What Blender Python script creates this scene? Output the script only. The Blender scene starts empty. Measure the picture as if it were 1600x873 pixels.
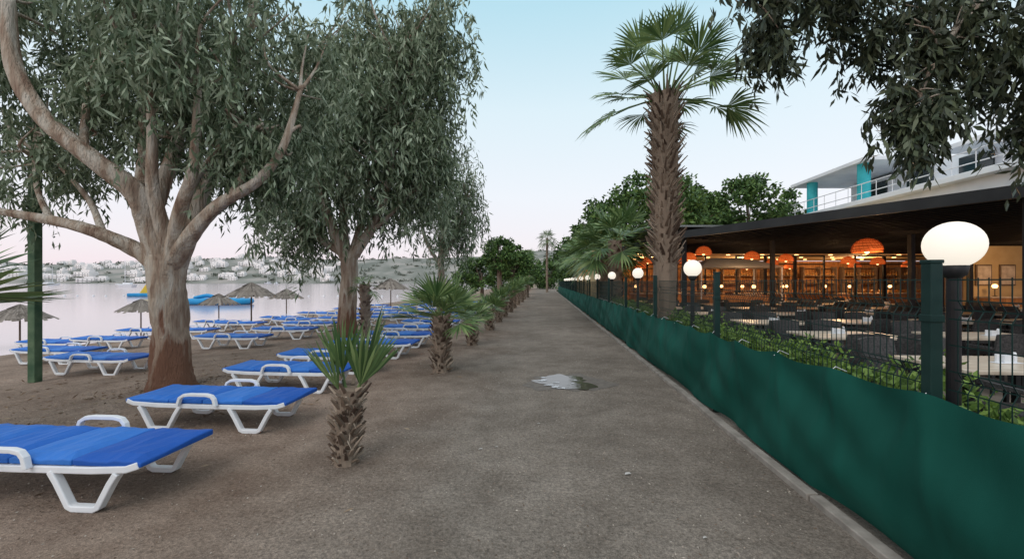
import bpy, bmesh, math, random
import numpy as np
from mathutils import Vector, Matrix
random.seed(7)
rng = np.random.default_rng(7)
S = 0.078                      # the promenade runs along (S,1)
COL = bpy.context.scene.collection
def WX(L, y): return L + S*y
ROTP = -math.atan(S)

# ------------------------------------------------------------------ materials
def pmat(name, c1, c2=None, scale=5., rough=.7, bump=0., bscale=40., metallic=0., emit=0., ecol=None,
         spec=.3, detail=5., stretch=(1,1,1), c3=None, island=False, lo=.35, hi=.65, transl=0., bdist=.01, basecol=None, baseh=1.0):
    m = bpy.data.materials.new(name); m.use_nodes = True
    nt = m.node_tree; N = nt.nodes; Lk = nt.links
    b = N['Principled BSDF']; out = N['Material Output']
    b.inputs['Roughness'].default_value = rough
    b.inputs['Metallic'].default_value = metallic
    b.inputs['Specular IOR Level'].default_value = spec
    b.inputs['Base Color'].default_value = (*c1, 1)
    tc = N.new('ShaderNodeTexCoord'); mp = N.new('ShaderNodeMapping')
    mp.inputs['Scale'].default_value = stretch
    Lk.new(tc.outputs['Object'], mp.inputs['Vector'])
    colout = None
    if c2 is not None:
        r = N.new('ShaderNodeValToRGB')
        r.color_ramp.elements[0].position = lo; r.color_ramp.elements[1].position = hi
        r.color_ramp.elements[0].color = (*c1, 1); r.color_ramp.elements[1].color = (*c2, 1)
        if c3 is not None:
            e = r.color_ramp.elements.new((lo+hi)/2); e.color = (*c3, 1)
        if island:
            g = N.new('ShaderNodeNewGeometry'); Lk.new(g.outputs['Random Per Island'], r.inputs['Fac'])
            r.color_ramp.elements[0].position = 0; r.color_ramp.elements[-1].position = 1
        else:
            n = N.new('ShaderNodeTexNoise'); n.inputs['Scale'].default_value = scale
            n.inputs['Detail'].default_value = detail
            Lk.new(mp.outputs['Vector'], n.inputs['Vector']); Lk.new(n.outputs['Fac'], r.inputs['Fac'])
        colout = r.outputs['Color']
        if basecol is not None:      # peeling darker bark towards the foot of a trunk
            sz = N.new('ShaderNodeSeparateXYZ'); Lk.new(tc.outputs['Object'], sz.inputs[0])
            nn = N.new('ShaderNodeTexNoise'); nn.inputs['Scale'].default_value = 3.5; nn.inputs['Detail'].default_value = 6
            Lk.new(mp.outputs['Vector'], nn.inputs['Vector'])
            ma = N.new('ShaderNodeMath'); ma.operation = 'MULTIPLY_ADD'; ma.inputs[1].default_value = -4.2; ma.inputs[2].default_value = 2.1
            Lk.new(nn.outputs['Fac'], ma.inputs[0])
            mb_ = N.new('ShaderNodeMath'); mb_.operation = 'ADD'; Lk.new(ma.outputs[0], mb_.inputs[0]); Lk.new(sz.outputs['Z'], mb_.inputs[1])
            mr = N.new('ShaderNodeMapRange'); mr.inputs['From Min'].default_value = baseh*.55; mr.inputs['From Max'].default_value = baseh*1.3
            mr.inputs['To Min'].default_value = 1; mr.inputs['To Max'].default_value = 0
            Lk.new(mb_.outputs[0], mr.inputs['Value'])
            mx = N.new('ShaderNodeMixRGB'); Lk.new(mr.outputs[0], mx.inputs[0]); Lk.new(colout, mx.inputs[1]); mx.inputs[2].default_value = (*basecol,1)
            colout = mx.outputs[0]
        Lk.new(colout, b.inputs['Base Color'])
    if bump > 0:
        n2 = N.new('ShaderNodeTexNoise'); n2.inputs['Scale'].default_value = bscale; n2.inputs['Detail'].default_value = 4
        Lk.new(mp.outputs['Vector'], n2.inputs['Vector'])
        bp = N.new('ShaderNodeBump'); bp.inputs['Strength'].default_value = bump; bp.inputs['Distance'].default_value = bdist
        Lk.new(n2.outputs['Fac'], bp.inputs['Height']); Lk.new(bp.outputs['Normal'], b.inputs['Normal'])
    if emit > 0:
        b.inputs['Emission Color'].default_value = (*(ecol or c1), 1)
        b.inputs['Emission Strength'].default_value = emit
    if transl > 0:
        t = N.new('ShaderNodeBsdfTranslucent'); mx = N.new('ShaderNodeMixShader'); mx.inputs[0].default_value = transl
        if colout: Lk.new(colout, t.inputs['Color'])
        else: t.inputs['Color'].default_value = (*c1, 1)
        Lk.new(b.outputs[0], mx.inputs[1]); Lk.new(t.outputs[0], mx.inputs[2]); Lk.new(mx.outputs[0], out.inputs[0])
    return m

def ground_material():
    m = bpy.data.materials.new('packed_sand'); m.use_nodes = True
    nt = m.node_tree; N = nt.nodes; K = nt.links; b = N['Principled BSDF']
    b.inputs['Roughness'].default_value = .95; b.inputs['Specular IOR Level'].default_value = .1
    g = N.new('ShaderNodeNewGeometry')
    def noise(sc, det=6, rough=.6):
        n = N.new('ShaderNodeTexNoise'); n.inputs['Scale'].default_value = sc; n.inputs['Detail'].default_value = det
        n.inputs['Roughness'].default_value = rough
        K.new(g.outputs['Position'], n.inputs['Vector']); return n
    def ramp(src, a, bb, ca, cb):
        r = N.new('ShaderNodeValToRGB'); r.color_ramp.elements[0].position = a; r.color_ramp.elements[1].position = bb
        r.color_ramp.elements[0].color = (*ca, 1); r.color_ramp.elements[1].color = (*cb, 1)
        K.new(src, r.inputs['Fac']); return r
    big = noise(.45, 5); mid = noise(2.6, 6, .65); fine = noise(38, 6, .7); grit = noise(140, 3, .7)
    path = ramp(mid.outputs['Fac'], .3, .7, (.186, .160, .138), (.284, .250, .220))
    sand = ramp(mid.outputs['Fac'], .3, .7, (.225, .163, .130), (.360, .280, .230))
    sx = N.new('ShaderNodeSeparateXYZ'); K.new(g.outputs['Position'], sx.inputs[0])
    my = N.new('ShaderNodeMath'); my.operation = 'MULTIPLY'; my.inputs[1].default_value = -S; K.new(sx.outputs['Y'], my.inputs[0])
    ad = N.new('ShaderNodeMath'); ad.operation = 'ADD'; K.new(sx.outputs['X'], ad.inputs[0]); K.new(my.outputs[0], ad.inputs[1])
    nb = N.new('ShaderNodeMath'); nb.operation = 'MULTIPLY_ADD'; nb.inputs[1].default_value = 2.2; K.new(big.outputs['Fac'], nb.inputs[0]); K.new(ad.outputs[0], nb.inputs[2])
    mr = N.new('ShaderNodeMapRange'); mr.inputs['From Min'].default_value = -1.6; mr.inputs['From Max'].default_value = .4
    K.new(nb.outputs[0], mr.inputs['Value'])
    mix = N.new('ShaderNodeMixRGB'); K.new(mr.outputs[0], mix.inputs[0]); K.new(sand.outputs[0], mix.inputs[1]); K.new(path.outputs[0], mix.inputs[2])
    r2 = ramp(big.outputs['Fac'], .35, .65, (.74, .73, .72), (1.16, 1.16, 1.16))
    m2 = N.new('ShaderNodeMixRGB'); m2.blend_type = 'MULTIPLY'; m2.inputs[0].default_value = 1
    K.new(mix.outputs[0], m2.inputs[1]); K.new(r2.outputs[0], m2.inputs[2])
    r3 = ramp(fine.outputs['Fac'], .3, .7, (.50, .50, .50), (1.38, 1.38, 1.38))
    m3 = N.new('ShaderNodeMixRGB'); m3.blend_type = 'MULTIPLY'; m3.inputs[0].default_value = .9
    K.new(m2.outputs[0], m3.inputs[1]); K.new(r3.outputs[0], m3.inputs[2])
    r4 = ramp(grit.outputs['Fac'], .35, .7, (.58, .58, .58), (1.46, 1.44, 1.40))
    m4 = N.new('ShaderNodeMixRGB'); m4.blend_type = 'MULTIPLY'; m4.inputs[0].default_value = .9
    K.new(m3.outputs[0], m4.inputs[1]); K.new(r4.outputs[0], m4.inputs[2])
    K.new(m4.outputs[0], b.inputs['Base Color'])
    b1 = N.new('ShaderNodeBump'); b1.inputs['Strength'].default_value = .9; b1.inputs['Distance'].default_value = .08
    K.new(mid.outputs['Fac'], b1.inputs['Height'])
    b2 = N.new('ShaderNodeBump'); b2.inputs['Strength'].default_value = .9; b2.inputs['Distance'].default_value = .016
    K.new(fine.outputs['Fac'], b2.inputs['Height']); K.new(b1.outputs[0], b2.inputs['Normal'])
    K.new(b2.outputs[0], b.inputs['Normal'])
    return m

M = {}
M['ground'] = ground_material()
M['euc_bark'] = pmat('eucalyptus_bark', (.22,.145,.105), (.50,.445,.38), scale=3.4, rough=.88, bump=1., bscale=18, stretch=(2.2,2.2,.4), c3=(.37,.29,.225), lo=.33, hi=.60, bdist=.04, detail=9, basecol=(.17,.085,.055), baseh=.75)
M['euc_leaf'] = pmat('eucalyptus_leaf', (.05,.085,.038), (.40,.47,.34), c3=(.165,.215,.125), rough=.5, island=True, transl=.22, spec=.4)
M['euc_leaf_dark'] = pmat('eucalyptus_leaf_dark', (.018,.028,.015), (.12,.145,.08), c3=(.042,.06,.032), rough=.5, island=True, spec=.4)  # darker leaf tones for the overhanging tree
M['tree_leaf'] = pmat('broad_leaf', (.022,.060,.014), (.14,.23,.06), c3=(.06,.12,.032), rough=.6, island=True)
M['hedge_leaf'] = pmat('hedge_leaf', (.05,.10,.02), (.24,.36,.08), c3=(.13,.22,.045), rough=.55, island=True, transl=.2)
M['palm_leaf'] = pmat('palm_leaf', (.045,.10,.03), (.25,.34,.13), c3=(.115,.195,.065), rough=.45, island=True, transl=.15, spec=.5)
M['palm_bark'] = pmat('palm_boots', (.075,.048,.036), (.42,.34,.27), c3=(.19,.14,.105), rough=.9, island=True, bump=.5, bscale=30)
M['white_plastic'] = pmat('white_plastic', (.68,.70,.74), (.82,.83,.86), scale=3, rough=.4, spec=.4)
M['blue_cushion'] = pmat('blue_cushion', (.010,.085,.40), (.040,.19,.60), island=True, c3=(.016,.115,.48), rough=.62, bump=.6, bscale=7, bdist=.03)
M['green_screen'] = pmat('green_shade_cloth', (.0045,.060,.046), (.008,.088,.068), scale=2.2, rough=.75, bump=.35, bscale=320, bdist=.003, spec=.15, stretch=(1,1,.4))
M['green_metal'] = pmat('green_metal', (.004,.024,.022), (.008,.034,.030), scale=6, rough=.5)
M['pole_green'] = pmat('weathered_green_paint', (.04,.09,.05), (.11,.17,.10), scale=5, rough=.7)
M['black_metal'] = pmat('black_metal', (.012,.012,.014), (.022,.022,.024), scale=5, rough=.45)
M['globe'] = pmat('lit_globe', (.35,.34,.32), rough=.4, emit=.86, ecol=(1.,.91,.78))
M['concrete'] = pmat('concrete', (.20,.18,.16), (.34,.31,.28), scale=6, rough=.9, bump=.6, bscale=40)
M['terrace'] = pmat('terrace_tiles', (.15,.125,.105), (.24,.205,.18), scale=3, rough=.5)
M['wicker'] = pmat('dark_wicker', (.035,.033,.034), (.085,.08,.08), scale=40, rough=.6, bump=.7, bscale=90)
M['table_top'] = pmat('pale_table_top', (.50,.40,.31), (.72,.62,.51), scale=5, rough=.35, stretch=(1,8,1))
M['roof_dark'] = pmat('dark_roof_metal', (.008,.008,.009), (.014,.014,.016), scale=3, rough=.8, spec=.1)
M['slat'] = pmat('slat_grey', (.014,.014,.016), (.024,.024,.027), scale=3, rough=.8, spec=.1)
M['fascia'] = pmat('fascia_grey', (.03,.032,.035), (.045,.047,.05), scale=2, rough=.6)
M['roof_grey'] = pmat('grey_membrane', (.16,.17,.165), (.24,.25,.245), scale=1, rough=.8)
M['wall_cream'] = pmat('cream_plaster', (.58,.42,.23), (.67,.51,.29), scale=2, rough=.8)
M['wall_orange'] = pmat('orange_wood_panel', (.30,.13,.045), (.52,.26,.10), scale=3, rough=.6, stretch=(6,1,.5))
M['white_wall'] = pmat('white_render', (.70,.73,.78), (.82,.84,.87), scale=1, rough=.8)
M['teal'] = pmat('teal_paint', (.03,.36,.42), (.05,.45,.50), scale=2, rough=.6)
M['glass_dark'] = pmat('dark_window', (.02,.03,.035), rough=.1, spec=.6)
M['rattan_lit'] = pmat('glowing_rattan', (.50,.11,.02), (.70,.20,.05), scale=20, rough=.7, emit=.10, ecol=(1.,.14,.02))
M['shade_lit'] = pmat('glowing_shade_lining', (.60,.16,.04), (.75,.26,.08), scale=9, rough=.7, emit=.40, ecol=(1.,.20,.04))
M['bulb'] = pmat('warm_bulb', (1,.8,.5), emit=4, ecol=(1.,.55,.22))
M['thatch'] = pmat('grey_thatch', (.13,.11,.095), (.33,.29,.26), c3=(.22,.19,.165), rough=.95, island=True)
M['wood'] = pmat('weathered_wood', (.13,.09,.065), (.24,.18,.14), scale=8, rough=.8, stretch=(4,4,.5))
M['hill'] = pmat('hazy_dry_hillside', (.15,.16,.14), (.34,.31,.29), scale=.03, rough=.95, c3=(.23,.23,.21), detail=8)  # distance haze is painted into these greyed colours
M['house'] = pmat('far_house_plaster', (.78,.73,.73), (.92,.88,.87), scale=.05, rough=.9)
M['house_window'] = pmat('far_window', (.20,.21,.23), rough=.4)
M['inflatable_blue'] = pmat('blue_inflatable', (.01,.22,.50), (.02,.30,.60), scale=1, rough=.35)
M['yellow'] = pmat('yellow_inflatable', (.65,.45,.05), rough=.4)
M['pebble'] = pmat('grit_and_leaf_litter', (.12,.08,.055), (.55,.50,.44), c3=(.26,.20,.16), rough=.9, island=True)
M['dry_leaf'] = pmat('dry_fallen_leaf', (.12,.07,.045), (.36,.28,.20), c3=(.22,.15,.10), rough=.8, island=True)
M['litter'] = pmat('pale_scrap', (.5,.48,.46), rough=.7)
M['goods'] = pmat('shelf_goods', (.35,.07,.03), (.8,.65,.4), c3=(.5,.35,.12), scale=6, rough=.4)

def sea_mat():
    m = bpy.data.materials.new('sea_water'); m.use_nodes = True; nt = m.node_tree; N = nt.nodes; K = nt.links
    b = N['Principled BSDF']; b.inputs['Base Color'].default_value = (.46,.36,.39,1); b.inputs['Roughness'].default_value = .12  # pink sky reflection painted into the base colour
    b.inputs['Specular IOR Level'].default_value = .8
    g = N.new('ShaderNodeNewGeometry'); mp = N.new('ShaderNodeMapping'); mp.inputs['Scale'].default_value = (.35,1.2,1)
    n = N.new('ShaderNodeTexNoise'); n.inputs['Scale'].default_value = 1.3; n.inputs['Detail'].default_value = 4
    K.new(g.outputs['Position'], mp.inputs[0]); K.new(mp.outputs[0], n.inputs['Vector'])
    bp = N.new('ShaderNodeBump'); bp.inputs['Strength'].default_value = .12; bp.inputs['Distance'].default_value = .05
    K.new(n.outputs['Fac'], bp.inputs['Height']); K.new(bp.outputs[0], b.inputs['Normal'])
    return m
M['sea'] = sea_mat()
M['puddle'] = pmat('puddle_water', (.06,.05,.045), rough=.03, spec=.9, bump=.2, bscale=6, bdist=.01)
M['wet'] = pmat('wet_sand', (.10,.083,.07), (.16,.135,.115), scale=12, rough=.6)
M['foam'] = pmat('foam', (.45,.46,.5), (.65,.66,.7), scale=30, rough=.5)

# ------------------------------------------------------------------ builders
class MB:
    def __init__(s): s.v = []; s.f = []; s.m = []
    def add(s, vs, fs, mi=0):
        o = len(s.v); s.v += [tuple(p) for p in vs]; s.f += [tuple(i+o for i in f) for f in fs]; s.m += [mi]*len(fs)
    def box(s, c, d, rz=0., mi=0, taper=1.):
        hx, hy, hz = d[0]/2, d[1]/2, d[2]/2; vs = []
        for z in (-1, 1):
            k = 1 if z < 0 else taper
            for x, y in ((-1,-1),(1,-1),(1,1),(-1,1)):
                px, py = x*hx*k, y*hy*k
                vs.append((c[0]+px*math.cos(rz)-py*math.sin(rz), c[1]+px*math.sin(rz)+py*math.cos(rz), c[2]+z*hz))
        s.add(vs, [(3,2,1,0),(4,5,6,7),(0,1,5,4),(1,2,6,5),(2,3,7,6),(3,0,4,7)], mi)
    def tube(s, pts, rad, seg=8, mi=0, caps=True, rough=0., smoothn=0):
        P = [Vector(p) for p in pts]; R = list(rad) if hasattr(rad, '__len__') else [rad]*len(P)
        if smoothn: P, R = spline(P, R, smoothn)
        n = len(P); ref = None; vs = []
        ph = random.random()*6
        for i in range(n):
            t = (P[min(i+1,n-1)]-P[max(i-1,0)]).normalized()
            if ref is None:
                ref = Vector((1,0,0)) if abs(t.x) < .8 else Vector((0,1,0))
            u = (ref - t*ref.dot(t)).normalized(); w = t.cross(u); ref = u
            for k in range(seg):
                a = 2*math.pi*k/seg; rr = R[i]
                if rough: rr *= 1 + rough*(math.sin(3*a+ph+i*.35)*.6 + math.sin(5*a-i*.5+ph)*.4 + random.uniform(-.35,.35))
                vs.append(P[i]+u*math.cos(a)*rr+w*math.sin(a)*rr)
        fs = [(i*seg+k, i*seg+(k+1)%seg, (i+1)*seg+(k+1)%seg, (i+1)*seg+k) for i in range(n-1) for k in range(seg)]
        if caps: fs += [tuple(range(seg))[::-1], tuple((n-1)*seg+k for k in range(seg))]
        s.add(vs, fs, mi)
    def strip(s, pts, width, y0, y1, mi=0):
        """rectangular bar following a 2D polyline in XZ"""
        n = len(pts); up = []; dn = []
        for i in range(n):
            a = Vector(pts[max(i-1,0)]); b = Vector(pts[min(i+1,n-1)]); t = (b-a).normalized(); nn = Vector((-t.y, t.x))*width/2
            p = Vector(pts[i]); up.append(p+nn); dn.append(p-nn)
        vs = []
        for i in range(n):
            vs += [(up[i].x,y0,up[i].y),(up[i].x,y1,up[i].y),(dn[i].x,y1,dn[i].y),(dn[i].x,y0,dn[i].y)]
        fs = []
        for i in range(n-1):
            a = i*4; b = a+4
            for k in range(4): fs.append((a+k, a+(k+1)%4, b+(k+1)%4, b+k))
        fs += [(3,2,1,0), tuple((n-1)*4+k for k in range(4))]
        s.add(vs, fs, mi)
    def lathe(s, prof, seg=20, c=(0,0,0), mi=0):
        vs = []; n = len(prof)
        for r, z in prof:
            for k in range(seg):
                a = 2*math.pi*k/seg; vs.append((c[0]+r*math.cos(a), c[1]+r*math.sin(a), c[2]+z))
        fs = [(i*seg+k, i*seg+(k+1)%seg, (i+1)*seg+(k+1)%seg, (i+1)*seg+k) for i in range(n-1) for k in range(seg)]
        s.add(vs, fs, mi)
    def obj(s, name, mats, parent=None, smooth=False, bevel=0., bseg=2, subd=0):
        me = bpy.data.meshes.new(name); me.from_pydata(s.v, [], s.f)
        mats = mats if isinstance(mats, (list, tuple)) else [mats]
        for m in mats: me.materials.append(m)
        me.polygons.foreach_set('material_index', s.m)
        if smooth: me.polygons.foreach_set('use_smooth', [True]*len(me.polygons))
        bm = bmesh.new(); bm.from_mesh(me); bmesh.ops.recalc_face_normals(bm, faces=bm.faces); bm.to_mesh(me); bm.free()
        me.update(); o = bpy.data.objects.new(name, me); COL.objects.link(o)
        if parent: o.parent = parent
        if bevel:
            md = o.modifiers.new('b', 'BEVEL'); md.width = bevel; md.segments = bseg; md.limit_method = 'ANGLE'
        return o

def spline(P, R, k):
    out = []; ro = []
    n = len(P)
    for i in range(n-1):
        p0 = P[max(i-1,0)]; p1 = P[i]; p2 = P[i+1]; p3 = P[min(i+2,n-1)]
        for j in range(k):
            t = j/k
            out.append(.5*((2*p1)+(p2-p0)*t+(2*p0-5*p1+4*p2-p3)*t*t+(3*p1-p0-3*p2+p3)*t**3)); ro.append(R[i]*(1-t)+R[i+1]*t)
    out.append(P[-1]); ro.append(R[-1]); return out, ro

def thing(name, label, cat, loc=(0,0,0), rz=0., group=None):
    e = bpy.data.objects.new(name, None); e.empty_display_size = .2; e.location = loc; e.rotation_euler = (0,0,rz)
    e['label'] = label; e['category'] = cat
    if group: e['group'] = group
    COL.objects.link(e); return e
def tag(o, label, cat, group=None):
    o['label'] = label; o['category'] = cat
    if group: o['group'] = group
    return o
def struct(o): o['kind'] = 'structure'; return o
def dup(root, loc, rz=None, scale=None, label=None):
    e = root.copy(); COL.objects.link(e); e.location = loc
    if rz is not None: e.rotation_euler = (0,0,rz)
    if scale is not None: e.scale = (scale,)*3
    if label: e['label'] = label
    for c in root.children:
        d = c.copy(); COL.objects.link(d); d.parent = e
    return e

def quads_obj(name, V, mat, parent=None):
    """V: (n,4,3) array -> n separate quads"""
    n = len(V); me = bpy.data.meshes.new(name)
    me.vertices.add(n*4); me.vertices.foreach_set('co', V.reshape(-1).astype(np.float32))
    me.loops.add(n*4); me.loops.foreach_set('vertex_index', np.arange(n*4, dtype=np.int32))
    me.polygons.add(n); me.polygons.foreach_set('loop_start', np.arange(0, n*4, 4, dtype=np.int32))
    me.materials.append(mat); me.update(calc_edges=True); me.validate()
    o = bpy.data.objects.new(name, me); COL.objects.link(o)
    if parent: o.parent = parent
    return o
def leaves(base, d, L, w):
    n = len(base); r = rng.normal(size=(n,3)); s = np.cross(d, r); s /= np.linalg.norm(s, axis=1, keepdims=True)+1e-9
    L = L*rng.uniform(.65,1.25,(n,1)); w = w*rng.uniform(.7,1.2,(n,1))
    bend = rng.normal(size=(n,3))*.12*L
    return np.stack([base, base+d*L*.45+s*w+bend*.3, base+d*L+bend, base+d*L*.45-s*w+bend*.3], axis=1)
def norm(a): return a/(np.linalg.norm(a, axis=-1, keepdims=True)+1e-9)

def hanging_foliage(masses, strings, per, leafL, leafW, strlen):
    out = []
    for (cx,cy,cz,r) in masses:
        k = max(2, int(strings*rng.uniform(.5,1.3)))
        p = norm(rng.normal(size=(k,3)))*r*rng.uniform(.2,1.,(k,1))**.6
        p[:,2] *= .7
        st = p+np.array([cx,cy,cz])
        out_dir = norm(p*np.array([1,1,.2]))
        ln = strlen*rng.uniform(.45,1.4,(k,1))
        t = rng.uniform(0,1,(k,per,1))
        pos = st[:,None,:]+out_dir[:,None,:]*(t*ln[:,None,:]*.3)+np.array([0,0,-1])*(t**1.3*ln[:,None,:])
        pos = pos+rng.normal(size=pos.shape)*.028*(leafL/.15)
        pos = pos.reshape(-1,3)
        d = rng.normal(size=pos.shape)*.5; d[:,2] -= .95; d = norm(d)
        out.append(leaves(pos, d, leafL, leafW))
    return np.concatenate(out)

def eucalyptus(label, limbs, masses, leaf_mat, strings, per, leafL, leafW, strlen, root_loc, twig_r=.02):
    e = thing('eucalyptus_tree', label, 'tree', root_loc)
    o = Vector(root_loc); mb = MB(); sk = []
    for pts, rad in limbs:
        P = [Vector(p)-o for p in pts]
        if rad[0] < .27:
            P = [P[0]]+[p+Vector((random.uniform(-1,1),random.uniform(-1,1),random.uniform(-.5,.5)))*.05 for p in P[1:]]
        mb.tube(P, rad, seg=18 if rad[0] > .12 else 9, rough=.12, smoothn=7)
        Q, _ = spline(P, list(rad), 4)
        if rad[0] < .29: sk += Q
    ms = [(m[0]-o.x, m[1]-o.y, m[2]-o.z, m[3]) for m in masses]
    for m in ms:
        c = Vector(m[:3])
        b = min(sk, key=lambda q: (q-c).length+(.6 if q.z > c.z+.3 else 0))
        mid = (b+c)/2+Vector((random.uniform(-.2,.2), random.uniform(-.2,.2), random.uniform(-.05,.2)))
        mb.tube([b, mid, c+Vector((0,0,m[3]*.3))], [twig_r*1.6, twig_r, twig_r*.4], seg=5, smoothn=3)
    mb.obj('trunk', M['euc_bark'], e, smooth=True)
    V = hanging_foliage(ms, strings, per, leafL, leafW, strlen)
    quads_obj('crown', V, leaf_mat, e)
    return e

def rand_masses(n, c, r, rad, cond=None, shell=.0):
    out = []
    while len(out) < n:
        p = norm(rng.normal(size=3))*(rng.uniform(shell,1)**.45)
        q = (c[0]+p[0]*r[0], c[1]+p[1]*r[1], c[2]+p[2]*r[2])
        if cond and not cond(q): continue
        out.append((*q, rad*rng.uniform(.7,1.3)))
    return out

# palms ------------------------------------------------------------
def frond(mb, base, az, el, Lp, Lb, nb, droop, w=.014, span=1.75, fat=.55):
    d = Vector((math.cos(az)*math.cos(el), math.sin(az)*math.cos(el), math.sin(el)))
    pts = [base+d*Lp*t+Vector((0,0,-droop*Lp*t*t*.35)) for t in (0,.33,.66,1.)]
    mb.tube(pts, [w*1.5,w,w*.9,w*.7], seg=4, caps=False)
    hub = pts[-1]; f = (pts[-1]-pts[-2]).normalized()
    sd = f.cross(Vector((0,0,1)))
    if sd.length < .1: sd = Vector((1,0,0))
    sd.normalize(); roll = random.uniform(-.6,.6); upv = sd.cross(f)
    sd = (sd*math.cos(roll)+upv*math.sin(roll)).normalized(); upv = sd.cross(f).normalized()
    dphi = 2*span/(nb-1)
    for i in range(nb):
        ph = -span+i*dphi+random.uniform(-.25,.25)*dphi
        b = f*math.cos(ph)+sd*math.sin(ph)+upv*(.18*abs(math.sin(ph))+random.uniform(-.05,.05))
        b.normalize(); L = Lb*(.62+.38*math.cos(ph*.6))*random.uniform(.88,1.08)
        t = b.cross(upv).normalized(); tw = random.uniform(-.5,.5)
        t = (t*math.cos(tw)+upv*math.sin(tw))
        dr = lambda u: Vector((0,0,-1))*droop*L*u**2.4*.42*random.uniform(.8,1.25)
        wm = fat*L*min(dphi,.17)*.5
        c1 = hub+b*L*.5+dr(.5); c2 = hub+b*L*.8+dr(.8); c3 = hub+b*L+dr(1.05)
        mb.add([hub, c1+t*wm, c1-t*wm, c2+t*wm*.5, c2-t*wm*.5, c3], [(0,1,2),(1,3,4,2),(3,5,4)])
def boots(mb, h0, h1, rad, n, ln, w, curve=lambda h:(0,0)):
    for i in range(n):
        u = (i+.5)/n; h = h0+(h1-h0)*u; a = i*2.39996+random.uniform(-.12,.12); r = rad(h)
        o = Vector((math.cos(a), math.sin(a), 0)); t = Vector((-math.sin(a), math.cos(a), 0)); up = Vector((0,0,1))
        cx, cy = curve(h); c = Vector((cx,cy,h))+o*r*.9; l = ln*random.uniform(.45,1.5); ww = w*random.uniform(.65,1.15)
        tip = c+o*l*.75+up*l*random.uniform(.5,1.25)+t*random.uniform(-.3,.3)*l
        mb.add([c-t*ww-up*ww*.6, c+t*ww-up*ww*.6, c+t*ww*.8+up*ww*.9, c-t*ww*.8+up*ww*.9,
                tip-t*ww*.4-up*ww*.12+o*.01, tip+t*ww*.4-up*ww*.12+o*.01, tip+t*ww*.35+up*ww*.12, tip-t*ww*.35+up*ww*.12],
               [(0,1,5,4),(1,2,6,5),(2,3,7,6),(3,0,4,7),(4,5,6,7)])
def palm(name, label, loc, H, r0, r1, nfr, Lp, Lb, nb, nboots, bl, bw, droop=.9, elmin=-.5, boot0=0., cat='palm tree', group=None, lean=(0,0), fr_w=.014, span=1.75, azs=None, fat=.55, elmax=1.35):
    e = thing(name, label, cat, loc, group=group)
    cur = lambda h: (lean[0]*(h/H)**2, lean[1]*(h/H)**2)
    rf = lambda h: r0+(r1-r0)*max(0,min(1,h/H))
    mb = MB(); hs = [H*i/16 for i in range(17)]
    mb.tube([(cur(h)[0], cur(h)[1], h-(.05 if i==0 else 0)) for i,h in enumerate(hs)], [rf(h)*(1.25 if i==0 else 1) for i,h in enumerate(hs)], seg=16, rough=.12)
    boots(mb, boot0, H, rf, nboots, bl, bw, cur)
    for i in range(int(nboots*.8)):
        h = random.uniform(boot0*.6, H); a = random.uniform(0,6.28); r = rf(h); o = Vector((math.cos(a),math.sin(a),0)); t = Vector((-math.sin(a),math.cos(a),0))
        c = Vector((cur(h)[0],cur(h)[1],h))+o*r; l = bl*random.uniform(.6,1.7)
        tp_ = c+o*l*random.uniform(.4,1.)+Vector((0,0,l*random.uniform(-.9,.8)))+t*l*random.uniform(-.5,.5)
        mb.add([c-t*.007, c+t*.007, tp_], [(0,1,2)])
    mb.obj('trunk', M['palm_bark'], e)
    mc = MB(); top = Vector((lean[0], lean[1], H))
    for i in range(nfr):
        u = (i+.5)/nfr; el = elmax-(elmax-elmin)*u**.9; az = i*2.39996+random.uniform(-.25,.25)
        if azs: az = azs[i%len(azs)]
        b = top+Vector((math.cos(az)*r1*.5, math.sin(az)*r1*.5, -.12*u))
        frond(mc, b, az, el+random.uniform(-.1,.1), Lp*random.uniform(.8,1.15), Lb*random.uniform(.85,1.1), nb, droop*(.5+.7*u), fr_w, span, fat)
    mc.obj('crown', M['palm_leaf'], e)
    return e

# ------------------------------------------------------------------ terrain
def gz(L):
    pts = [(-400,-4),(-40,-3),(-24,-1.6),(-17,-.66),(-13,-.36),(-8,-.14),(-4.5,0),(400,0)]
    for (a,za),(b,zb) in zip(pts, pts[1:]):
        if L <= b: return za+(zb-za)*(L-a)/(b-a)
    return 0
Ls = [-400,-200,-100,-40,-30,-24,-20,-18,-17,-16,-15,-13,-11,-9.5,-8,-7,-6,-5.3,-4.5,-3,-2,0,2,5,20,60,150,400,1200]
ys = [-40,-10]+[i*1.0 for i in range(-5,40)]+[45,50,60,80,120,200,400,800,2500]
mb = MB(); vs = []
for y in ys:
    for L in Ls: vs.append((WX(L,y), y, gz(L)))
nL = len(Ls)
mb.add(vs, [(j*nL+i, j*nL+i+1, (j+1)*nL+i+1, (j+1)*nL+i) for j in range(len(ys)-1) for i in range(nL-1)])
g = struct(mb.obj('ground', M['ground'], smooth=True)); g['label'] = 'greyish brown packed sand sloping gently to the sea'
mb = MB(); pl = []
for y in [-10+i*2 for i in range(46)]: pl += [(WX(-1.95,y),y,.004),(WX(1.95,y),y,.004)]
mb.add(pl, [(2*i,2*i+1,2*i+3,2*i+2) for i in range(45)])
p = struct(mb.obj('path', M['ground'])); p['label'] = 'straight packed sand promenade path'
mb = MB(); mb.add([(-2500,-60,-.6),(-9,-60,-.6),(60,900,-.6),(200,2500,-.6),(-2500,2500,-.6)], [(0,1,2,3,4)])
s_ = struct(mb.obj('sea', M['sea'])); s_['label'] = 'calm pinkish sea at dawn'
mb = MB(); mb.add([(WX(2.2,-8),-8,.006),(WX(45,-8),-8,.006),(WX(45,34),34,.006),(WX(2.2,34),34,.006)], [(0,1,2,3)])
t_ = struct(mb.obj('terrace_floor', M['terrace'])); t_['label'] = 'tiled restaurant terrace floor'
mb = MB()
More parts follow.
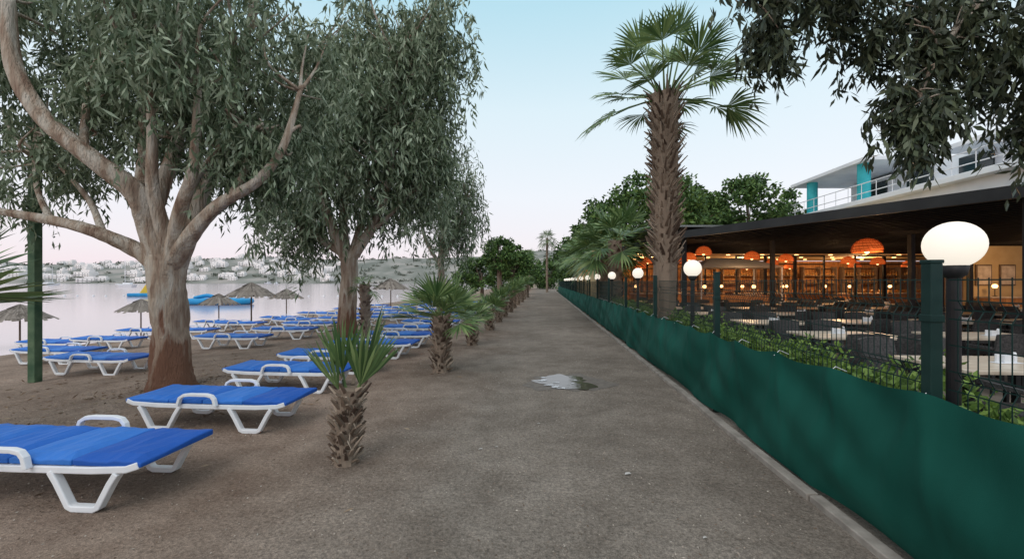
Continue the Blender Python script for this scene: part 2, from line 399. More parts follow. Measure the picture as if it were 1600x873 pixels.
for i in range(40):
    y0 = -3+i*2; y1 = y0+1.985
    a = random.uniform(-.008,.008)
    mb.add([(WX(1.93+a,y0),y0,-.02),(WX(2.02+a,y0),y0,-.02),(WX(2.02+a,y1),y1,-.02),(WX(1.93+a,y1),y1,-.02),
            (WX(1.93+a,y0),y0,.05),(WX(2.02+a,y0),y0,.05),(WX(2.02+a,y1),y1,.05),(WX(1.93+a,y1),y1,.05)],
           [(3,2,1,0),(4,5,6,7),(0,1,5,4),(1,2,6,5),(2,3,7,6),(3,0,4,7)])
k_ = struct(mb.obj('kerb', M['concrete'], bevel=.008)); k_['label'] = 'narrow concrete kerb along the fence'

# hills across the bay
mb = MB(); nx = 150; ny = 14; vs = []
def hillh(x, v):
    ax = x/520
    ridge = 46+10*math.sin(ax*2.1+1.0)+5*math.sin(ax*5.3)+1.5*math.sin(ax*13)
    return ridge*math.sin(min(1,v)*math.pi/2)**1.1+.8*math.sin(ax*29+v*7)*v
for j in range(ny):
    for i in range(nx):
        x = -1300+i*1500/(nx-1); v = j/(ny-1); vs.append((x, 520+240*v+.06*x, -1.5+hillh(x,v)))
mb.add(vs, [(j*nx+i,j*nx+i+1,(j+1)*nx+i+1,(j+1)*nx+i) for j in range(ny-1) for i in range(nx-1)])
h_ = struct(mb.obj('hills', M['hill'], smooth=True)); h_['label'] = 'low dry hills across the bay'
variants = []
for k,(w,d,hh) in enumerate([(9,7,5),(13,8,5),(8,7,7),(17,9,6)]):
    mb = MB(); mb.box((0,0,hh/2), (w,d,hh)); mb.box((w*.2,0,hh+1), (w*.5,d*.7,2.))
    nst = int(hh//2.5); nw = int(w//4)
    for s in range(nst):
        for q in range(nw):
            mb.box((-w/2+(q+.5)*w/nw, -d/2-.02, 1.3+s*2.5), (1.3,.1,1.1), mi=1)
        mb.box((0,-d/2-.5,s*2.5+.3), (w*.96,.9,.15))
    o = mb.obj('hillside_house', [M['house'], M['house_window']]); variants.append(o)
for i in range(240):
    x = random.uniform(-860,-230); v = random.betavariate(1.3,2.2)*.9+.02
    y = 520+240*v+.06*x; z = -1.5+hillh(x,v)-1.
    src = variants[i%4]
    if i < 4: o = src
    else: o = src.copy(); COL.objects.link(o)
    sc = random.uniform(.55,1.1)
    o.location = (x,y,z); o.rotation_euler = (0,0,random.uniform(-.3,.5)); o.scale = (sc,sc,sc)
    tag(o, 'small white flat-roofed house on the far hillside', 'house', 'white houses on the hillside across the bay')
pos = []
for i in range(420):
    x = random.uniform(-1100,60); v = random.random()**1.3*.95; y = 520+240*v+.06*x; z = -1.5+hillh(x,v)
    r = random.uniform(2.,4.5)
    q = norm(rng.normal(size=(26,3)))*rng.uniform(.3,1,(26,1))*r*np.array([1.8,.8,.45])+np.array([x,y,z+r*.25]); pos.append(q)
pos = np.concatenate(pos); d = norm(rng.normal(size=pos.shape))
o = quads_obj('far_shrubs', leaves(pos, d, 2.4, 1.0), pmat('far_shrub', (.10,.12,.095), (.18,.19,.155), island=True, rough=.9)); o['kind'] = 'stuff'; o['label'] = 'shrubs and trees covering the far hillside'; o['category'] = 'shrubs'  # narrow tone range paints the haze onto the shrubs

# ------------------------------------------------------------------ eucalyptus trees
limbs1 = [
 ([(-5.3,6.4,-.1),(-5.32,6.4,.25),(-5.36,6.42,.9),(-5.38,6.4,1.5),(-5.35,6.4,2.0)], [.33,.265,.23,.24,.26]),
 ([(-5.38,6.4,1.7),(-5.75,6.35,2.05),(-6.2,6.2,2.35),(-6.85,6.1,2.5),(-7.8,6.0,2.65)], [.16,.12,.09,.07,.04]),
 ([(-5.35,6.4,1.8),(-5.5,6.3,2.4),(-5.55,6.1,2.95),(-6.06,5.8,3.38),(-6.6,5.7,3.9),(-6.95,5.7,4.7),(-7.1,5.8,5.6)], [.22,.18,.15,.12,.11,.095,.07]),
 ([(-5.5,6.3,2.8),(-5.5,6.6,3.6),(-5.45,6.8,4.3),(-5.6,7,5.4)], [.13,.09,.07,.04]),
 ([(-5.6,6.2,3.0),(-6.0,6.7,3.9),(-6.3,7.1,4.8),(-6.5,7.3,5.8)], [.11,.08,.06,.04]),
 ([(-5.3,6.4,1.8),(-5.12,6.5,2.5),(-5.0,6.6,3.1),(-4.75,6.9,4.0),(-4.7,7.1,5.4)], [.18,.13,.105,.075,.04]),
 ([(-5.3,6.35,1.8),(-4.85,6.2,2.3),(-4.3,6.05,2.7),(-3.75,6.0,3.05),(-3.4,6.1,3.6),(-3.25,6.3,4.5)], [.16,.11,.085,.07,.055,.03]),
 ([(-4.3,6.05,2.7),(-4.1,6.2,3.2),(-4.0,6.3,3.9)], [.06,.045,.03]),
 ([(-5.25,6.3,1.9),(-4.95,6.1,2.6),(-4.65,6.0,3.3),(-4.5,5.9,4.4)], [.13,.09,.07,.04]),
 ([(-4.85,6.05,2.8),(-4.6,6.2,3.3),(-4.2,6.3,4.0)], [.06,.045,.025]),
 ([(-5.3,6.35,2.0),(-5.35,6.15,2.9),(-5.3,6.0,3.6),(-5.25,6.0,4.6)], [.12,.09,.065,.03]),
 ([(-6.06,5.8,3.35),(-6.4,6.1,3.9),(-6.5,6.3,4.8)], [.07,.05,.03]),
 ([(-6.85,6.1,2.5),(-7.3,6.3,3.0),(-7.6,6.5,3.7)], [.05,.035,.02]),
 ([(-6.2,6.2,2.35),(-6.7,6.5,2.9),(-7.3,6.6,3.5)], [.055,.04,.025]),
]
def c1(q):
    low = 3.75
    if q[0] > -4.5: low = 3.3
    if q[2] < low: return False
    if q[1] < 6.05 and q[0] < -5.6: return False
    if q[1] < 5.9 and q[2] < 4.4: return False
    return q[1] > 5.0
m1 = rand_masses(145, (-5.7,6.7,5.3), (2.9,2.1,2.3), .44, c1)
m1 += rand_masses(20, (-3.9,6.5,3.75), (.75,.8,.5), .36)
m1 += rand_masses(9, (-8.1,6.8,3.6), (.9,.7,.8), .32)
m1 += rand_masses(30, (-8.3,7.3,5.3), (1.5,1.2,1.6), .48)
eucalyptus('large multi-limbed eucalyptus with peeling bark beside the sunbeds', limbs1, m1, M['euc_leaf'], 12, 24, .165, .0185, .75, (-5.33,6.4,0))

limbs2 = [
 ([(-4.9,12.2,-.1),(-4.9,12.2,.8),(-4.85,12.2,1.7),(-4.85,12.2,2.3)], [.30,.25,.23,.23]),
 ([(-4.85,12.2,2.1),(-5.3,12.1,3.1),(-5.6,12,4.3),(-5.9,12,6),(-6,12,8)], [.18,.15,.12,.1,.05]),
 ([(-4.85,12.2,2.1),(-5.1,12.4,3.4),(-5.0,12.5,5.2),(-5.0,12.5,7.5)], [.16,.12,.1,.05]),
 ([(-4.85,12.2,2.2),(-4.3,12.2,3.1),(-3.8,12.2,4.2),(-3.5,12.2,6),(-3.4,12.3,8)], [.18,.14,.11,.09,.05]),
 ([(-4.8,12.2,2.3),(-4.5,12.5,3.6),(-4.4,12.8,5)], [.13,.1,.06]),
 ([(-5.0,12.2,2.4),(-5.8,12.2,2.9),(-6.5,12.2,3.4),(-7,12.2,4.3)], [.12,.1,.08,.04]),
 ([(-4.3,12.2,3.0),(-3.7,12.2,3.5),(-3.0,12.3,4.3)], [.08,.06,.03]),
]
m2 = rand_masses(150, (-4.5,12.4,7.0), (2.75,2.3,4.0), .64, lambda q: q[2] < 10.9 and q[2] > 4.0)
m2 += rand_masses(20, (-6.4,12.2,3.9), (1.1,1.,.9), .5)
m2 += rand_masses(24, (-2.9,12.4,5.6), (1.1,1.,1.6), .5)
m2 += rand_masses(38, (-2.6,12.4,8.8), (1.2,1.2,2.2), .55)
eucalyptus('tall drooping eucalyptus with dense grey-green curtains of leaves', limbs2, m2, M['euc_leaf'], 11, 20, .27, .03, 1.25, (-4.9,12.2,0), .025)

limbs3 = [
 ([(-3.2,18.5,-.1),(-3.2,18.5,1.5),(-3.15,18.5,3),(-3.0,18.5,4.8),(-2.9,18.5,6.6)], [.2,.16,.13,.09,.04]),
 ([(-3.15,18.5,2.6),(-2.5,18.5,3.9),(-2.1,18.5,5.4)], [.1,.08,.04]),
 ([(-3.15,18.5,2.2),(-3.9,18.5,3.6),(-4.2,18.5,5.2)], [.1,.08,.04]),
]
m3 = rand_masses(84, (-2.75,18.5,5.4), (1.75,1.5,2.6), .5)
eucalyptus('slender wispy eucalyptus with thin drooping foliage', limbs3, m3, M['euc_leaf'], 7, 16, .28, .03, 1.2, (-3.2,18.5,0), .02)

limbs4 = [
 ([(8.7,4.2,-.1),(8.7,4.2,1.5),(8.6,4.2,3),(8.3,4.3,4.2)], [.34,.28,.24,.2]),
 ([(8.3,4.3,4.1),(7.4,4.6,5.1),(6.2,4.8,5.55),(4.8,5,5.7),(3.6,5,5.4),(2.9,5,5.0)], [.18,.14,.11,.085,.05,.02]),
 ([(6.2,4.8,5.5),(5.5,4.8,4.9),(5.0,4.8,4.3),(4.75,4.8,3.7)], [.07,.05,.03,.012]),
 ([(8.3,4.3,4.1),(7.4,4.7,4.5),(6.6,4.9,4.3),(6.1,4.9,3.8)], [.10,.07,.04,.015]),
 ([(8.3,4.3,4.2),(8.6,5.5,5.6),(8.8,6.5,7)], [.15,.1,.05]),
]
m4 = []
for (x,y,z,r) in [(2.75,5,5.45,.2),(3.0,5,5.2,.25),(3.1,5.1,4.85,.2),(3.3,5,4.95,.25),(3.35,5,5.4,.3),(3.6,5,5.2,.3),(3.8,5,5.45,.3),(4.0,5,5.2,.28),
                  (4.1,5,5.6,.3),(4.3,5,5.1,.3),(4.45,5,4.75,.28),(4.5,5,5.5,.35),(4.7,4.9,4.9,.32),(4.8,4.9,4.4,.28),(4.7,4.8,4.0,.22),(4.85,4.8,3.8,.22),(4.6,4.8,3.65,.15),
                  (5.0,4.9,5.3,.35),(5.2,4.9,4.8,.35),(5.3,4.9,4.35,.25),(5.5,5,5.0,.35),(5.6,5,4.5,.3),(5.45,5.2,4.1,.22),(5.9,5,4.9,.38),(5.9,5,4.3,.3),(6.0,5,3.9,.25),(6.3,5,4.6,.35),
                  (6.3,5,4.1,.3),(6.2,5,3.7,.2),(6.5,5,3.6,.25),(5.5,5,5.5,.4),(6.2,5,5.4,.4),(6.8,4.8,4.8,.4),(7.2,4.8,5.4,.5),(6.7,5,4.2,.3),(7.6,5,4.4,.4),(7.8,5.2,5.8,.5),(4.75,4.8,3.5,.16),(3.15,5,4.6,.14)]:
    m4.append((x,y+random.uniform(-.3,.3),z-.1,r)); m4.append((x+random.uniform(-.15,.15),y+random.uniform(-.6,.6),z+random.uniform(-.15,.2),r*.9))
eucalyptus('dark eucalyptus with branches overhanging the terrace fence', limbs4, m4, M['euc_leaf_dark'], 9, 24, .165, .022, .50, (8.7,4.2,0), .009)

def broadleaf(loc, H, crown, n, per, leafL, leafW, label, mat='tree_leaf', tr=.2, name='broadleaf_tree'):
    e = thing(name, label, 'tree', loc)
    mb = MB(); top = Vector((random.uniform(-.2,.2), random.uniform(-.2,.2), crown[2]))
    mb.tube([(0,0,-.1),(0.05,0,crown[2]*.35),(0,.05,crown[2]*.7),top], [tr*1.2,tr,tr*.8,tr*.4], seg=9, rough=.08, smoothn=4)
    rx, ry, rz = crown[3:]
    ms = []
    for i in range(n):
        p = norm(rng.normal(size=3))*rng.uniform(.1,1)**.4
        if rng.uniform() < .15: p = p*rng.uniform(1.05,1.25)
        ms.append(Vector((crown[0]+p[0]*rx, crown[1]+p[1]*ry, crown[2]+p[2]*rz)))
    for i in range(0, n, max(1,n//14)):
        mb.tube([(0,0,crown[2]*random.uniform(.4,.8)), (ms[i]*.5+Vector((0,0,crown[2]*.35))), ms[i]], [tr*.4,tr*.25,tr*.08], seg=5, smoothn=3)
    mb.obj('trunk', M['wood'], e, smooth=True)
    P = []
    for c in ms:
        q = norm(rng.normal(size=(per,3)))*rng.uniform(.2,1,(per,1))**.5*min(rx,rz)*.27*rng.uniform(.6,1.4)
        q[:,2] *= .8; P.append(q+np.array(c))
    P = np.concatenate(P); d = norm(rng.normal(size=P.shape)+np.array([0,0,-.2]))
    quads_obj('crown', leaves(P, d, leafL, leafW), M[mat], e); return e
gl = 'dark green broadleaf tree behind the restaurant'
broadleaf((22.0,38,0), 12, (0,0,8.4,3.9,3.2,3.1), 70, 90, .42, .12, gl)
broadleaf((17.5,39,0), 10, (0,0,7.4,3.3,3,3.0), 60, 90, .42, .12, gl)
broadleaf((10.4,30,0), 9, (0,0,6.3,3.4,3,3.1), 72, 95, .36, .10, gl)
broadleaf((7.0,31,0), 9, (0,0,5.3,2.0,2.3,2.5), 56, 90, .33, .095, gl)
broadleaf((13.4,33,0), 9, (0,0,6.4,2.6,2.5,2.5), 52, 90, .36, .10, gl)
broadleaf((7.8,37,0), 7, (0,0,5.0,2.5,2.5,2.6), 60, 80, .36, .10, gl)
broadleaf((8.2,46,0), 7, (0,0,4.4,2.4,2.5,3.2), 60, 80, .4, .12, 'green tree leaning over the end of the promenade')
broadleaf((-.95,30,0), 4, (0,0,3.5,1.25,1.3,1.3), 60, 90, .22, .06, 'compact dark green tree beyond the palms')
broadleaf((.1,39,0), 4, (0,0,3.2,1.6,1.3,1.9), 60, 80, .3, .08, 'dark green tree beyond the palm row')
broadleaf((1.2,52,0), 4, (0,0,3.2,2.0,1.6,2.2), 60, 80, .34, .09, 'dark green tree near the end of the path')
broadleaf((-3.4,46,-.1), 4, (0,0,2.7,3.0,1.6,2.1), 70, 80, .34, .09, 'dark green tree near the beach')
broadleaf((9.6,62,0), 4, (0,0,4.4,3.2,2.,4.0), 70, 80, .5, .13, 'dark tree at the far end of the promenade')
broadleaf((3.0,86,0), 4, (0,0,3.2,3.0,2.,2.6), 60, 80, .5, .13, 'dark tree at the far end of the promenade')
broadleaf((8.2,92,0), 4, (0,0,3.6,4.0,2.,3.4), 60, 80, .6, .15, 'dark tree at the far end of the promenade')

n = 19000
yy = rng.uniform(.8,16,n); LL = 2.54+rng.uniform(-.24,.26,n)
top = .93+.07*np.sin(yy*5.1)+.06*np.sin(yy*11.7+1)
zz = top*rng.uniform(.25,1,n)**.5
P = np.stack([LL+S*yy, yy, zz+rng.normal(size=n)*.03], axis=1); d = norm(rng.normal(size=P.shape)+np.array([0,0,.7]))
hd = thing('hedge', 'low bright green leafy hedge behind the wire fence', 'hedge')
quads_obj('foliage', leaves(P, d, .065, .018), M['hedge_leaf'], hd)
mb = MB()
for i in range(70):
    y = .9+i*.2; mb.tube([(WX(2.52,y),y,0),(WX(2.5,y)+random.uniform(-.06,.06),y+random.uniform(-.06,.06),.35),(WX(2.5,y)+random.uniform(-.12,.12),y+random.uniform(-.1,.1),.72)], [.012,.009,.004], seg=4)
mb.obj('stems', M['wood'], hd)

# palms
palm('fan_palm', 'tall fan palm with shaggy brown trunk behind the fence', (3.02,8.1,0), 5.3, .20, .25, 27, .98, .74, 26, 460, .18, .030, droop=.5, elmin=-.22, boot0=1.9, fr_w=.017, span=1.4, fat=.58, elmax=1.45)
small = 'short young fan palm with stubby brown trunk in the sand'
gp = 'row of young fan palms along the path'
palm('fan_palm', 'short leaning young fan palm with upright leaves', (-1.47,3.62,0), .66, .095, .10, 6, .14, .58, 15, 130, .08, .024, droop=.03, elmin=1.08, group=gp, lean=(.05,0), fr_w=.010, span=.6, azs=[3.1,.2,2.8,5.9,1.2,3.6], fat=.85, elmax=1.4)
palm('fan_palm', small, (-1.26,7.3,0), 1.0, .13, .14, 20, .38, .54, 24, 140, .10, .033, droop=.25, elmin=.1, group=gp, fr_w=.01, span=1.4, fat=.6)
for (x,y,H,nf,s) in [(-1.0,10.3,.66,12,.66),(-.74,13.5,.70,12,.68),(-.52,16.2,.85,12,.7),(-.33,18.6,.9,12,.72),(-.08,21.4,1.0,12,.76),(.12,24.5,1.1,12,.8),(.42,28,1.2,12,.85),(.8,32,1.3,12,.9),(1.1,36.5,1.4,12,1.),(1.6,42,1.5,12,1.)]:
    palm('fan_palm', small, (x,y,0), H, .12, .14, nf, .36*s, .62*s, 16, 60, .08, .04, droop=.2, elmin=.25, group=gp, fr_w=.01, span=1.3, fat=.6)
palm('fan_palm', 'stout brown palm trunk beneath the eucalyptus', (-3.55,9.9,0), 1.55, .10, .12, 6, .15, .25, 14, 80, .08, .04, droop=.9, elmin=-.2)
palm('fan_palm', 'young fan palm beside the sunbeds', (-6.0,4.0,0), 1.4, .13, .15, 13, .5, .8, 14, 70, .1, .045, droop=.08, elmin=.0, fr_w=.011, span=1.1, fat=.6)
gr = 'fan palms growing behind the fence'
for (x,y,H,s) in [(3.9,15.5,3.15,1.15),(4.1,18.0,2.9,1.1),(4.6,21,3.1,1.1),(4.9,25,3.2,1.15),(5.2,30,3.8,1.2),(5.8,37,3.8,1.2),(7.0,50,4.0,1.2)]:
    palm('fan_palm', 'medium fan palm with dense green crown behind the fence', (x,y,0), H, .2, .24, 26, .75*s, .85*s, 18, 90, .13, .07, droop=.45, elmin=-.45, group=gr, span=1.4, fat=.55)
for (x,y,H,s) in [(5.3,62,8.2,1.1),(3.0,72,6.3,1.1)]:
    palm('fan_palm', 'tall thin fan palm at the far end of the path', (x,y,0), H, .16, .17, 22, .7*s, .95*s, 14, 50, .13, .09, droop=.9, elmin=-.7)

# ------------------------------------------------------------------ sunbeds
lb = thing('sun_lounger', 'white plastic sunbed with blue cushion on the sand', 'sun lounger', (0,0,0), group='sunbeds on the beach')
mb = MB()
for sgn in (-1,1):
    y = sgn*.30; mb.strip([(-.96,.335),(-.88,.305),(-.6,.29),(0,.285),(.6,.29),(.86,.305),(.95,.335)], .05, y-.022, y+.022)
for x in (-.93,.92): mb.box((x,0,.32), (.05,.6,.035))
for i in range(15): mb.box((-.82+i*.118,0,.30), (.07,.56,.016))
mb.obj('frame', M['white_plastic'], lb, bevel=.008)
for sx in (-.56,.54):
    for sgn in (-1,1):
        mb = MB(); y = sgn*.30
        mb.strip([(sx-.25,.275),(sx-.20,.20),(sx-.11,.035),(sx-.08,.022),(sx+.08,.022),(sx+.11,.035),(sx+.20,.20),(sx+.25,.275)], .044, y-.028, y+.028)
        mb.obj('leg', M['white_plastic'], lb, bevel=.008)
for sgn in (-1,1):
    mb = MB(); y = sgn*.345
    mb.strip([(-.30,.30),(-.27,.39),(-.22,.42),(-.15,.428),(.05,.428),(.11,.415),(.14,.38),(.16,.30)], .034, y-.022, y+.022)
    mb.obj('armrest', M['white_plastic'], lb, bevel=.006)
mb = MB()
for x0,x1 in ((-.98,-.45),(-.442,-.04),(-.03,.45),(.458,.97)):
    nx_, ny_ = 8, 7; top_ = []; bot = []
    for j in range(ny_+1):
        for i in range(nx_+1):
            u = i/nx_; v = j/ny_; ex = min(u,1-u)*nx_; ey = min(v,1-v)*ny_
            z = .370+(.010 if min(ex,ey) >= 1 else -.010)+.005*math.sin(u*9+v*4+x0*3)+.004*math.sin(u*23+v*5)
            top_.append((x0+(x1-x0)*u, -.315+.63*v, z)); bot.append((x0+(x1-x0)*u, -.315+.63*v, .318))
    W_ = nx_+1; nn = len(top_)
    fs = [(j*W_+i,j*W_+i+1,(j+1)*W_+i+1,(j+1)*W_+i) for j in range(ny_) for i in range(nx_)]
    fs += [(nn+j*W_+i,nn+(j+1)*W_+i,nn+(j+1)*W_+i+1,nn+j*W_+i+1) for j in range(ny_) for i in range(nx_)]
    for i in range(nx_): fs += [(i,nn+i,nn+i+1,i+1), (ny_*W_+i,ny_*W_+i+1,nn+ny_*W_+i+1,nn+ny_*W_+i)]
    for j in range(ny_): fs += [(j*W_,(j+1)*W_,nn+(j+1)*W_,nn+j*W_), (j*W_+nx_,nn+j*W_+nx_,nn+(j+1)*W_+nx_,(j+1)*W_+nx_)]
    mb.add(top_+bot, fs)
mb.obj('cushion', M['blue_cushion'], lb, smooth=False, bevel=.010)
lb.location = (-3.5,3.2,0); lb.rotation_euler = (0,0,-.07)
A = [(-3.25,4.66),(-3.3,6.2),(-3.2,7.4),(-2.95,8.8),(-2.85,10.2),(-2.75,11.8),(-2.65,13.4),(-2.55,15.2),(-2.45,17.),(-2.3,18.9),(-2.15,21),(-2.0,23.3),(-1.8,26)]
B = [(-8.0,8.0),(-7.4,10.9),(-6.9,12.5),(-7.0,14.3),(-6.7,16.2),(-6.6,18.2),(-6.5,20.4),(-6.3,22.8),(-6.0,25.6),(-5.6,29)]
C = [(-10.6,9.6),(-11.6,11.8),(-10.9,13.8),(-10.6,16),(-10.3,18.4),(-10.0,21),(-9.5,24),(-9.2,27.5),(-13.4,12.0),(-13.4,15),(-13.1,18.2)]
D = [(-4.6,15.6),(-4.5,17.6),(-4.3,20),(-4.2,22.4),(-8.7,16.6),(-8.4,19.6),(-8.2,22.8)]
for (x,y) in A+B+C+D:
    L = x-S*y; dup(lb, (x,y,gz(L)+.0), rz=-.08+random.uniform(-.04,.04), scale=.94)

# ------------------------------------------------------------------ thatched parasols
pu = thing('beach_parasol', 'grey thatched beach parasol on a wooden pole', 'parasol', (0,0,0), group='thatched parasols on the beach')
mb = MB(); mb.tube([(0,0,-.1),(0,0,1),(0,0,2.0)], [.035,.033,.03], seg=8); mb.obj('pole', M['wood'], pu, smooth=True)
mb = MB(); mb.lathe([(1.0,1.52),(.62,1.76),(.3,1.92),(.03,2.06)], 20)
for lay,(r0,z0,r1,z1) in enumerate([(.55,1.80,1.08,1.44),(.28,1.94,.72,1.70),(.02,2.10,.4,1.88)]):
    for k in range(110):
        a = random.uniform(0,6.283); da = .07; q = random.uniform(.9,1.12); rr = r1*q; z_ = z1-(q-1)*.6
        mb.add([(r0*math.cos(a-da*.6),r0*math.sin(a-da*.6),z0+.02),(r0*math.cos(a+da*.6),r0*math.sin(a+da*.6),z0+.02),
                (rr*math.cos(a+da),rr*math.sin(a+da),z_+random.uniform(0,.03)),(rr*math.cos(a-da),rr*math.sin(a-da),z_)], [(0,1,2,3)])
mb.obj('canopy', M['thatch'], pu)
pu.location = (-12.6,19.8,gz(-14.1)-.1)
for (x,y,sc) in [(-15.4,17,.72),(-14.6,20.4,.76),(-16.7,13.9,.76),(-13.0,23.6,.8),(-7.4,25,.95),(-5.6,33,.95)]:
    dup(pu, (x,y,gz(x-S*y)), rz=random.uniform(0,6), scale=sc)

pg = thing('utility_pole', 'weathered green square pole standing in the sand', 'pole', (-8.5,7.3,gz(-9.07)))
mb = MB(); mb.box((0,0,2.7), (.13,.13,5.4), mi=0); mb.obj('shaft', M['pole_green'], pg, bevel=.01)

fl = thing('inflatable_float', 'blue inflatable water platform floating near the beach', 'inflatable', (-28.5,40,-.6))
mb = MB(); ring = [(2.7*math.copysign(abs(math.cos(a))**.6, math.cos(a)), 1.2*math.copysign(abs(math.sin(a))**.6, math.sin(a)), .3) for a in [i*2*math.pi/32 for i in range(33)]]
mb.tube(ring, .3, seg=10, caps=False); mb.obj('tube', M['inflatable_blue'], fl, smooth=True)
mb = MB(); mb.box((0,0,.22), (4.4,2,.12)); mb.obj('deck', M['inflatable_blue'], fl, bevel=.04)
mb = MB(); mb.tube([(-2.5,0,.62),(-1.3,0,.85),(-.6,0,.72)], [.16,.2,.15], seg=10, smoothn=4); mb.obj('bumper', M['inflatable_blue'], fl, smooth=True)
fl2 = thing('inflatable_slide', 'yellow and blue inflatable water slide on the sea', 'inflatable', (-54,62,-.6))
mb = MB(); mb.add([(-2,-1,0),(2,-1,0),(2,1,0),(-2,1,0),(-.6,-1,1.9),(.3,-1,1.9),(.3,1,1.9),(-.6,1,1.9)], [(3,2,1,0),(4,5,6,7),(0,1,5,4),(1,2,6,5),(2,3,7,6),(3,0,4,7)]); mb.obj('slide', M['yellow'], fl2, bevel=.2, bseg=3)
mb = MB(); mb.box((0,0,.25), (6,3,.5)); mb.obj('raft', M['inflatable_blue'], fl2, bevel=.15, bseg=3)
bt = thing('sailboat', 'small white sailboat moored in the bay', 'sailboat', (-160,170,-.6), group='boats moored in the bay')
mb = MB(); mb.add([(-4,0,.2),(-2,-1.2,0),(3,-1.1,0),(3,1.1,0),(-2,1.2,0),(-5,0,1.4),(-2,-1.5,1.1),(3.4,-1.3,1.),(3.4,1.3,1.),(-2,1.5,1.1)], [(0,1,6,5),(1,2,7,6),(2,3,8,7),(3,4,9,8),(4,0,5,9),(5,6,7,8,9),(4,3,2,1,0)])
mb.box((.5,0,1.5), (3,1.4,.8)); mb.obj('hull', M['white_plastic'], bt)
mb = MB(); mb.tube([(-.6,0,1),(-.6,0,11)], .09, seg=6); mb.tube([(-.6,0,2.6),(3,0,2.6)], .08, seg=6); mb.obj('mast', M['white_plastic'], bt)
for (x,y) in [(-230,260),(-270,240),(-190,330),(-330,290),(-420,370),(-250,420),(-360,440)]:
    dup(bt, (x,y,-.6), rz=random.uniform(0,6))
bmesh_b = MB(); bmesh_b.lathe([(.0,-.14),(.14,-.05),(.16,.05),(.1,.15),(0.02,.18)], 10); bmesh_b.tube([(0,0,.17),(0,0,.24)], .02, seg=5)
by = bmesh_b.obj('buoy', M['white_plastic'], smooth=True); by.location = (-20,24,-.58); tag(by, 'small white float marking the swimming area', 'buoy', 'line of floats on the water')
for i in range(1,26):
    o = by.copy(); COL.objects.link(o); o.location = (-72+i*2.2, 62-i*.05+random.uniform(-.4,.4), -.58)

# ------------------------------------------------------------------ fence
fe = thing('wire_fence', 'green wire mesh fence covered with dark green shade cloth', 'fence')
FL = 2.13
posts_y = [-.55,2.25]+[2.25+2.8*i for i in range(1,21)]
for y in posts_y:
    mb = MB(); mb.box((WX(FL,y),y,.85), (.062,.062,1.7), rz=ROTP); mb.box((WX(FL,y),y,1.71), (.070,.070,.02), rz=ROTP)
    for z in (.35,.85,1.4): mb.box((WX(FL,y),y-.0,z), (.074,.074,.04), rz=ROTP)
    mb.obj('post', M['green_metal'], fe, bevel=.004)
for a,b in zip(posts_y, posts_y[1:]):
    mb = MB(); r = .0034 if a < 12 else .0045
    st = .05 if a < 14 else .1
    k = int((b-a-.1)/st)
    for i in range(k+1):
        y = a+.06+i*st; x = WX(FL+.055,y); pts = []
        for z in (.05,.42,.47,.52,1.02,1.07,1.12,1.40,1.45,1.50,1.62):
            pts.append((x+(.03 if z in (.47,1.07,1.45) else 0),y,z))
        mb.tube(pts, r, seg=3, caps=False)
    for z,off in ((.06,0),(.25,0),(.42,0),(.47,.03),(.52,0),(.75,0),(1.02,0),(1.07,.03),(1.12,0),(1.26,0),(1.40,0),(1.45,.03),(1.50,0),(1.61,0)):
        mb.tube([(WX(FL+.055+off,a+.04),a+.04,z),(WX(FL+.055+off,b-.04),b-.04,z)], r*1.15, seg=3, caps=False)
    mb.obj('mesh_panel', M['green_metal'], fe)
NY = 1000; NZ = 24; vs = []
for i in range(NY+1):
    y = -.9+ (i/NY)**1.6*59
    ph = ((y-2.25)/.7)
    lift = .05*max(0,min(1,(2.6-y)/1.2))
    for j in range(NZ+1):
        v = j/NZ
        fr = ph % 1
        sag = .045*math.sin(math.pi*fr)*(1+.4*math.sin(y*1.7))
        z = .05+v*(.935+lift-sag)+ (.015*math.sin(y*3.1) if j==0 else 0)
        bul = .06*math.sin(v*math.pi)*(1+.5*math.sin(y*1.15))
        fold = .028*math.sin((y*2.6+v*5.5)+math.sin(y*1.3)*2)*(1-v*.35)+.014*math.sin(y*7-v*9+math.sin(y*2.7)*2)*v+.010*math.sin(v*13-y*3.7+math.sin(y*.9)*3)
        k1 = abs((fr-.5)*2)
        crease = .022*max(0,1-abs((1-k1)*.7-(1-v)*.45)/.12)*v + .016*max(0,1-abs(((y*.8+v*.9) % 1)-.5)/.13)*(1-v)
        L = FL-.050-bul*.8-fold-.014-crease
        L = min(L, FL-.038)
        vs.append((WX(L,y),y,z))
mb = MB(); mb.add(vs, [(i*(NZ+1)+j,(i+1)*(NZ+1)+j,(i+1)*(NZ+1)+j+1,i*(NZ+1)+j+1) for i in range(NY) for j in range(NZ)])
sc_ = mb.obj('shade_cloth', M['green_screen'], fe, smooth=True)
for i in range(24):
    y = -.55+i*.7; mb = MB(); mb.tube([(WX(FL-.08,y),y,.945),(WX(FL-.03,y),y,.99),(WX(FL+.05,y),y,.955)], .003, seg=4)
    mb.obj('cable_tie', M['white_plastic'], fe)

